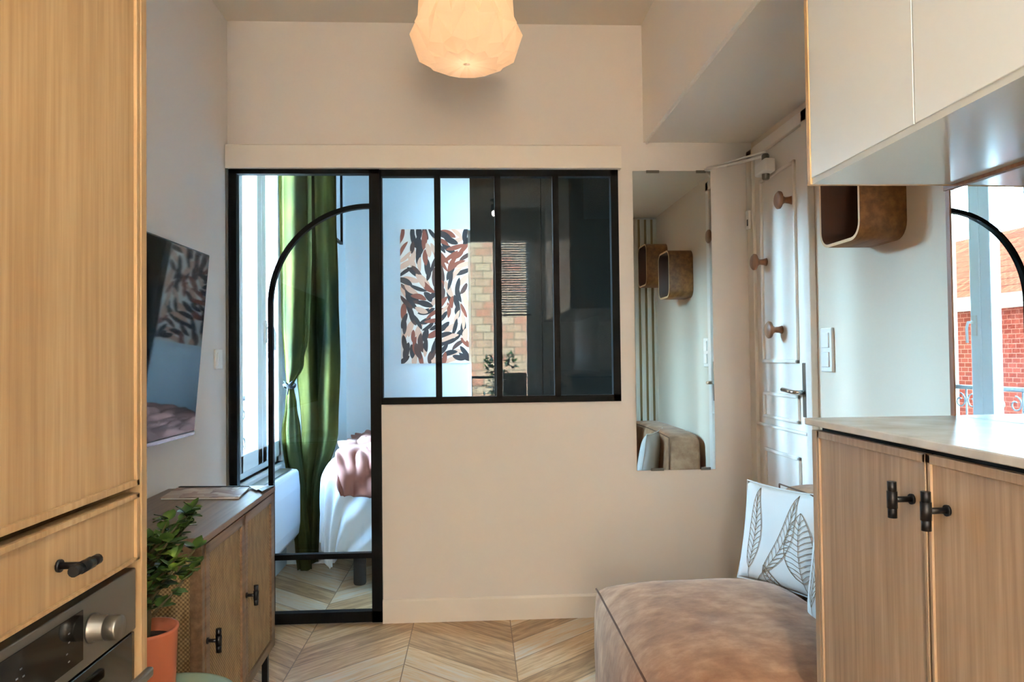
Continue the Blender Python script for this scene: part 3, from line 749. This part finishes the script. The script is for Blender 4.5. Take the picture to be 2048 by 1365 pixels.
def frame(origin, xdir, ydir):
    x = Vector(xdir).normalized(); y = Vector(ydir); y = (y - x*y.dot(x)).normalized(); z = x.cross(y)
    m = Matrix((x, y, z)).transposed().to_4x4(); m.translation = Vector(origin); return m
leafs1 = [(.16, .02, .20, .97, .07, 12, -.05), (.26, .02, .62, .97, .07, 11, -.12), (.80, .04, .70, .80, .15, 11, .03), (.55, .0, .36, .20, .05, 5, .05)]
# front normal must face the camera side (-X,-Y): x along (+X,-Y) direction, y up leaning back
pillow('white leaf-print cushion standing upright at the far sofa corner', frame((1.040, 2.40, .585), (.42, -.80, 0), (.16, .08, 1)), .195, .172, .050, leafs1)
pillow('white leaf-print cushion, nearer one mostly hidden by the oak cupboard', frame((.990, 1.90, .610), (.06, -.98, 0), (.13, .02, 1)), .185, .172, .045, leafs1)

# ------------------------------------------------------------------ pendant lamp
lp = thing('pendant_lamp', 'pleated white paper pendant lamp glowing warm', 'pendant lamp', (-.022, 2.53, 0))
prof = [(.012, 2.240), (.118, 2.237), (.163, 2.262), (.187, 2.345), (.152, 2.475), (.055, 2.575), (.030, 2.59)]
mb = MB(); n = 24; rings = []
for i, (r, z) in enumerate(prof):
    amp = (.3, .08, .07, .065, .10, .10, .0)[i]
    rings.append([mb.bm.verts.new(((r*(1+amp*(1 if (k+i) % 2 else -1)))*math.cos(2*PI*k/n), (r*(1+amp*(1 if (k+i) % 2 else -1)))*math.sin(2*PI*k/n), z+(.004 if (k+i) % 2 else -.004)*(i in (1, 2)))) for k in range(n)])
for A, B in zip(rings, rings[1:]):
    for k in range(n):
        k2 = (k+1) % n
        if k % 2: mb.face([A[k], A[k2], B[k2]]); mb.face([A[k], B[k2], B[k]])
        else: mb.face([A[k], A[k2], B[k]]); mb.face([A[k2], B[k2], B[k]])
mb.build('lamp_shade', M['shade'], lp)
MB().tube([(0, 0, 2.44), (0, 0, 2.77)], .003, 8).build('cord', M['plastic'], lp)
MB().lathe([(.045, CH-.001), (.045, CH-.02), (.01, CH-.03), (0, CH-.03)], 24).build('ceiling_rose', M['plastic'], lp)
MB().lathe([(.0, 2.345), (.018, 2.352), (.028, 2.375), (.022, 2.40), (.014, 2.42), (.014, 2.45), (0, 2.455)], 20).build('bulb', M['bulb'], lp)
pt = bpy.data.lights.new('lamp_light', 'POINT'); pt.energy = .64; pt.color = (1.0, .75, .55); pt.shadow_soft_size = .032
po = bpy.data.objects.new('lamp_light', pt); C.objects.link(po); po.parent = lp; po.location = (0, 0, 2.36)

# ceiling spotlight behind the camera (added fill; moved from the unlit fitting, behind a glazing bar)
cs = thing('fill_spotlight', 'small round ceiling spotlight near the kitchen, added as fill behind the camera', 'spotlight', (.20, -.40, 0))
MB().lathe([(.045, CH-.001), (.045, CH-.012), (.012, CH-.016), (.012, CH-.05), (.034, CH-.052), (.038, CH-.058), (.038, CH-.11), (.032, CH-.11), (.030, CH-.10), (0, CH-.10)], 28).build('housing', M['blackmetal'], cs)
MB().lathe([(.029, CH-.1015), (.029, CH-.105), (0, CH-.106)], 24).build('bulb', M['bulb_dim'], cs)
sl_ = bpy.data.lights.new('fill_light', 'SPOT'); sl_.energy = 34; sl_.color = (1.0, .90, .77); sl_.spot_size = math.radians(165); sl_.spot_blend = .5; sl_.shadow_soft_size = .03
so_ = bpy.data.objects.new('fill_light', sl_); C.objects.link(so_); so_.parent = cs; so_.location = (0, 0, CH-.14)

# ------------------------------------------------------------------ bedroom
rad = thing('radiator', 'white electric panel radiator below the bedroom window', 'radiator', (-1.0, 3.72, 0))
prf = [(0, .24), (0.008, .30), (.008, .50), (0, .585), (-.012, .595), (-.10, .605), (-.10, .20), (-.03, .20)]
MB().prism(prf, 'y', -.22, .42).build('body', M['radiator'], rad, bevel=.008)
MB().box((-.129, -.1, .3), (-.10, .3, .5)).build('bracket', M['radiator'], rad)
MB().box((-.09, -.18, .60), (-.03, .38, .606)).build('grille', M['steel'], rad)

def drape(zs, left, right, yc, folds, amp, phase=0, thick=.03):
    """folded hanging cloth; left/right are lists of x at the heights zs (top to bottom)"""
    def interp(a, t):
        k = t*(len(a)-1); i = min(int(k), len(a)-2); f_ = k-i; f_ = f_*f_*(3-2*f_); return a[i]*(1-f_)+a[i+1]*f_
    def z_at(t):
        k = t*(len(zs)-1); i = min(int(k), len(zs)-2); return zs[i]*(1-(k-i))+zs[i+1]*(k-i)
    def P(u, t):
        xl, xr = interp(left, t), interp(right, t); wdt = xr-xl
        x = xl+u*wdt; a = min(amp, wdt*.22)
        y = yc + a*math.sin(2*PI*folds*u+phase+.5*math.sin(t*5+phase)) + .35*a*math.sin(2*PI*folds*2.3*u+t*4)
        x += .25*wdt/folds*math.cos(2*PI*folds*u+phase)*.5*min(1, 4*u)*min(1, 4*(1-u))
        return (x, y, z_at(t))
    return P
cu = thing('curtain', 'olive green velvet curtain tied in a knot beside the bedroom window', 'curtain', (0, 0, 0))
zs = [2.70, 2.3, 1.85, 1.4, 1.18, 1.06, .95, .80, .45, .12, .02]
mb = MB(); mb.grid(drape(zs, [-1.12, -1.12, -1.115, -1.11, -1.09, -1.075, -1.085, -1.105, -1.07, -1.03, -1.02], [-.93, -.93, -.93, -.945, -.98, -1.035, -1.02, -1.0, -.97, -.945, -.94], 4.17, 1.3, .032, .6), 60, 60)
mb.build('tied_drape', M['velvet'], cu, fix=False)
mb = MB(); mb.grid(drape([2.70, 2.2, 1.6, 1.2, .8, .4, .03], [-1.06]*4+[-1.03, -1.02, -1.02], [-.825, -.82, -.805, -.795, -.81, -.915, -.93], 4.285, 1.9, .036, 2.2), 60, 50)
mb.build('hanging_drape', M['velvet'], cu, fix=False)
mb = MB()
kn = [(-1.055+.028*math.cos(a), 4.16+.035*math.sin(a), 1.06+.008*math.sin(2*a)) for a in [k*PI/8 for k in range(16)]]
mb.tube(kn, .009, 8, closed=True); mb.tube([(-1.055, 4.135, 1.065), (-1.08, 4.13, 1.09)], [.008, .003], 6).tube([(-1.055, 4.135, 1.065), (-1.03, 4.13, 1.088)], [.008, .003], 6).tube([(-1.055, 4.135, 1.06), (-1.06, 4.13, 1.01)], [.009, .004], 6)
mb.build('tie', M['darkfabric'], cu)
MB().tube([(-1.128, 4.24, 2.71), (-.76, 4.24, 2.71)], .012, 10).build('curtain_rod', M['blackmetal'], cu)

fr_ = thing('picture_frame', 'thin black picture frame on the bedroom pier beside the curtain', 'picture frame', (-.85, 4.495, 2.27))
hw_, hh_ = .11, .34
mb = MB()
for a, b in (((0, -hw_, -hh_), (.02, -hw_+.012, hh_)), ((0, hw_-.012, -hh_), (.02, hw_, hh_)), ((0, -hw_, -hh_), (.02, hw_, -hh_+.012)), ((0, -hw_, hh_-.012), (.02, hw_, hh_))): mb.box(a, b)
mb.build('frame', M['black'], fr_)
MB().box((0, -hw_, -hh_), (.006, hw_, hh_)).build('picture', M['wall_cool'], fr_)

# art canvas
ar = thing('wall_art', 'abstract leaf-stroke canvas in black, rust and tan on the bedroom wall', 'painting', (-.268, BD, 1.615))
aw, ah = .222, .442
MB().box((-aw, -.022, -ah), (aw, 0, ah)).build('canvas', M['canvas'], ar)
am = [mat('paint_black', (30, 28, 34), .6), mat('paint_rust', (128, 62, 42), .6), mat('paint_tan', (206, 164, 140), .6), mat('paint_brown', (70, 42, 36), .6)]
random.seed(8); mb = MB(); lay = 0
def clipx(p): return (min(max(p[0], -aw), aw), min(max(p[1], -ah), ah))
cells = []
nz_ = 17; nx_ = 9
for j in range(nz_):
    for i in range(nx_): cells.append((-aw+(i+.5)*2*aw/nx_, -ah+(j+.5)*2*ah/nz_, i, j))
random.shuffle(cells)
for (cx_, cz_, i, j) in cells:
    if random.random() < .05: continue
    mm = random.choices(am, (5, 3, 3, 2))[0]
    cx_ += random.uniform(-.015, .015); cz_ += random.uniform(-.012, .012)
    ang = math.radians(62 + 40*math.sin(cx_*14+cz_*9) + random.uniform(-16, 16)) * (1 if math.sin(cx_*11 - cz_*5) > -.35 else -1)
    ln = random.uniform(.042, .070); wd_ = random.uniform(.012, .021); bend = random.uniform(-.4, .4)
    mb.mat(mm); lay += 1; y = -.0225-.00001*lay
    top, bot = [], []
    for k in range(11):
        t = -1+2*k/10; ww = wd_*(1-t*t)**.7 if abs(t) < 1 else 0
        lx, lz = t*ln, bend*ln*t*t*.5
        def R_(a, b): return (cx_+a*math.cos(ang)-b*math.sin(ang), cz_+a*math.sin(ang)+b*math.cos(ang))
        top.append(R_(lx, lz+ww)); bot.append(R_(lx, lz-ww))
    out = top[:-1]+bot[::-1][:-1]
    out = [clipx(p) for p in out]
    cl_ = []
    for p in out:
        if not cl_ or (abs(p[0]-cl_[-1][0])+abs(p[1]-cl_[-1][1])) > 1e-5: cl_.append(p)
    if len(cl_) >= 3: mb.poly([(p[0], y, p[1]) for p in cl_])
mb.build('brush_strokes', None, ar, fix=False)

# bed
bd = thing('bed', 'double bed on dark legs behind the sliding door', 'bed', (0, 0, 0))
BX0, BX1, BY0, BY1, BT = -.70, 1.25, 4.0, 4.66, .70
MB().box((BX0+.02, BY0-.08, .20), (BX1, BY1, .36)).build('base', M['darkfabric'], bd, bevel=.01)
MB().box((BX0, BY0-.06, .36), (BX1, BY1, .62)).build('mattress', M['duvet'], bd, bevel=.04)
for x in (-.635, 1.15):
    for y in (3.955, 4.6): MB().lathe([(.030, 0), (.034, .01), (.034, .20)], 16, (x, y, 0)).build('leg', M['darkfabric'], bd)
def draped(x0, x1, y0, y1, r, top, off, seed, fold=.03, wr=0):
    def P(u, v):
        x = x0+(x1-x0)*u; y = y0+(y1-y0)*v
        dx = min(0, x-(BX0+.02)); dy = min(0, y-BY0); t = math.hypot(dx, dy)
        cxp, cyp = max(x, BX0+.02), max(y, BY0)
        nz = noise.noise(Vector((x*5+seed, y*5, 0)))*.018+noise.noise(Vector((x*13, y*13+seed, 2)))*.008
        nz += wr*abs(noise.noise(Vector((x*16+y*6, y*7-x*3, 5))))
        if t < 1e-6: 
            bulge = .035*min(1, (cxp-BX0)*2.2)*min(1, (cyp-BY0+.1)*2.5)
            return (x, y, top+bulge+nz+off)
        nx, ny = dx/t, dy/t
        diag = 1-.18*min(abs(nx), abs(ny))/.707
        t2 = t*diag
        rr = r+off
        if t2 < r*PI/2: h_, dpp = rr*math.sin(t2/r), r*(1-math.cos(t2/r))
        else: h_, dpp = rr, r+(t2-r*PI/2)
        s_ = x*1.0 - y*1.3
        wv = fold*math.sin(s_*26+seed+2*noise.noise(Vector((x*3, y*3, seed))))*min(1, t2/.35)
        h_ += wv+.01*min(1, t2/.3)+wr*abs(noise.noise(Vector((x*16+y*6, y*7-x*3, 5))))*min(1, t2/.1)
        return (cxp+nx*h_, cyp+ny*h_, top+off-dpp+nz*.7)
    return P
mb = MB(); mb.grid(draped(BX0-.56, BX1, BY0-.60, BY1, .15, BT, 0, 1.3, .014), 120, 90)
dv = mb.build('duvet', M['duvet'], None, fix=False); tag(dv, 'white rumpled duvet hanging over the bed', 'duvet')
md = dv.modifiers.new('s', 'SOLIDIFY'); md.thickness = .012; md.offset = -1
mb = MB(); mb.grid(draped(-.735, .2, BY0-.33, BY1-.05, .15, BT, .030, 1.3, .014, .05), 110, 90)
bl = mb.build('throw_blanket', M['blanket'], None, fix=False); tag(bl, 'dusty pink fleece throw spread over the white duvet', 'blanket')
md = bl.modifiers.new('s', 'SOLIDIFY'); md.thickness = .008; md.offset = 1

wa = thing('wardrobe', 'near-black stand-in wardrobe filling the bedroom right side', 'wardrobe', (0, 4.70, 0))
MB().box((-.03, .02, 0), (1.375, .099, CH-.005)).build('carcass', M['darkstandin'], wa)  # wardrobe added to stand in for the dark bedroom side
for a, b in ((-.03, .43), (.435, .90), (.905, 1.375)): MB().box((a, 0, .06), (b, .019, CH-.01)).build('door', M['darkstandin'], wa, bevel=.001)

# ------------------------------------------------------------------ outside, behind the camera
hb_ = thing('brick_house', 'cream brick house across the street, reflected in the black glazing', 'building', (0, -8, 0))
MB().box((-5, -1, -8), (6, 0, 5.5)).build('wall', M['brick_cream'], hb_)
for x in (-2.6, 3.0): 
    wf = MB().box((x-.5, -.02, .2), (x+.5, .03, 1.9)).build('window', M['pvc'], hb_)
    MB().box((x-.42, .03, .28), (x+.42, .04, 1.82)).build('pane', M['glossblack'], wf)
def scroll(c, r, a0, turns, sx, ax):
    P = []
    for k in range(22):
        t = k/21; a = a0+turns*2*PI*t; rr = r*(1-.72*t)
        a_, b_ = c[0]+sx*rr*math.cos(a), c[1]+rr*math.sin(a)
        P.append((a_, b_))
    return P
def railing(name, label, along, fixed, a0, a1, z0, z1):
    t = thing(name, label, 'railing', (0, 0, 0), group=None)
    def PT(a, z): return (a, fixed, z) if along == 'x' else (fixed, a, z)
    mb = MB().tube([PT(a0, z1), PT(a1, z1)], .014, 8); mb.build('top_rail', M['iron'], t)
    MB().tube([PT(a0, z0), PT(a1, z0)], .010, 8).build('bottom_rail', M['iron'], t)
    n = max(2, round((a1-a0)/.24))
    for k in range(n):
        a = a0+(k+.5)*(a1-a0)/n
        mb = MB(); mb.tube([PT(a, z0), PT(a, z1)], .006, 6)
        for s in (-1, 1):
            for cz, a_0 in ((z1-.09, PI/2), (z1-.27, -PI/2)):
                mb.tube([PT(*p) for p in scroll((a+s*.055, cz), .05, a_0, 1.1, s, 0)], .005, 6)
            mb.tube([PT(a, z1-.32), PT(a+s*.10, z0)], .005, 6)
        mb.build('scroll_baluster', M['iron'], t)
    return t
railing('balcony_railing', 'black wrought iron scroll railing outside the window behind the camera', 'x', RY-.54, -.9, .8, .10, .98)
S('trim_4', bx((-1.0, RY-.62, -.05), (.9, RY-.3, .05)), M['cornice'], 'narrow stone ledge outside the rear window', 'ledge')
vb = thing('venetian_blind', 'half lowered pale venetian blind at the rear window', 'blind', (.41, RY-.05, 0))
MB().box((-.19, -.02, 2.46), (.19, .02, 2.50)).build('head_rail', M['pvc'], vb)
mb = MB()
for k in range(30):
    z = 2.45-k*.026; mb.box((-.185, -.011, z-.001), (.185, .011, z+.001), Matrix.Translation((0, 0, z)) @ Matrix.Rotation(.6, 4, 'X') @ Matrix.Translation((0, 0, -z)))
mb.build('slats', M['pvc'], vb); MB().box((-.19, -.012, 1.655), (.19, .012, 1.67)).build('bottom_rail', M['blackmetal'], vb)
for x in (-.14, .14): MB().tube([(x, 0, 1.66), (x, 0, 2.47)], .0012, 5).build('cord', M['plastic'], vb)
pb = thing('balcony_planter', 'dark planter box with green plant on the rear window ledge', 'planter', (.42, RY-.38, .05))
MB().box((-.12, -.06, 0), (.14, .06, .98)).build('box', M['planter'], pb, bevel=.01)
random.seed(3); mb = MB()
for k in range(170):
    c = Vector((random.uniform(-.34, .02), random.uniform(-.02, .06), random.uniform(.55, 1.18))); dv_ = Vector((random.uniform(-1, 1), random.uniform(-1, 1), random.uniform(-.2, 1))).normalized(); s_ = dv_.orthogonal().normalized()*.018
    mb.poly([c, c+dv_*.03+s_, c+dv_*.075, c+dv_*.03-s_])
mb.build('foliage', M['leaf'], pb, fix=False)

# outside the bedroom window
hr = thing('red_brick_house', 'red brick house with orange tiled roof outside the bedroom window', 'building', (-8, 0, 0))
MB().box((-6, 4, -8), (0, 30, 1.95)).build('wall', M['brick_red'], hr)
MB().box((-.1, 4, 1.95), (.22, 30, 2.2)).build('cornice', M['cornice'], hr)
MB().prism([(.25, 2.2), (-3.0, 3.9), (-6.2, 2.2)], 'y', 4, 30).build('roof', M['tiles'], hr)
for y in (14.2, 17.5): 
    wf = MB().box((0, y-.55, -.7), (.05, y+.55, 1.0)).build('window', M['bluepaint'], hr)
railing('window_railing', 'blue-grey wrought iron scroll railing outside the bedroom window', 'y', XL-.26, WY0-.15, WY1+.15, .58, .98)
S('wall_facade', MB().box((XL-.30, -1.3, -8), (XL-.14, 30, 0)).box((XL-.30, -1.3, CH), (XL-.14, 30, 14)).box((XL-.30, -1.3, 0), (XL-.14, WY0-.15, CH)).box((XL-.30, WY1+.15, 0), (XL-.14, 30, CH)).box((XL-.30, WY0-.15, 0), (XL-.14, WY1+.15, WZ0-.08)), M['facade'], 'unseen outer facade of this building, made tall to shade the red house', 'facade')  # unseen facade added, tall and dark, to shade the red house
S('trim_5', bx((-30, -30, -8.1), (30, 40, -8.0)), M['street'], 'street far below the windows', 'street')
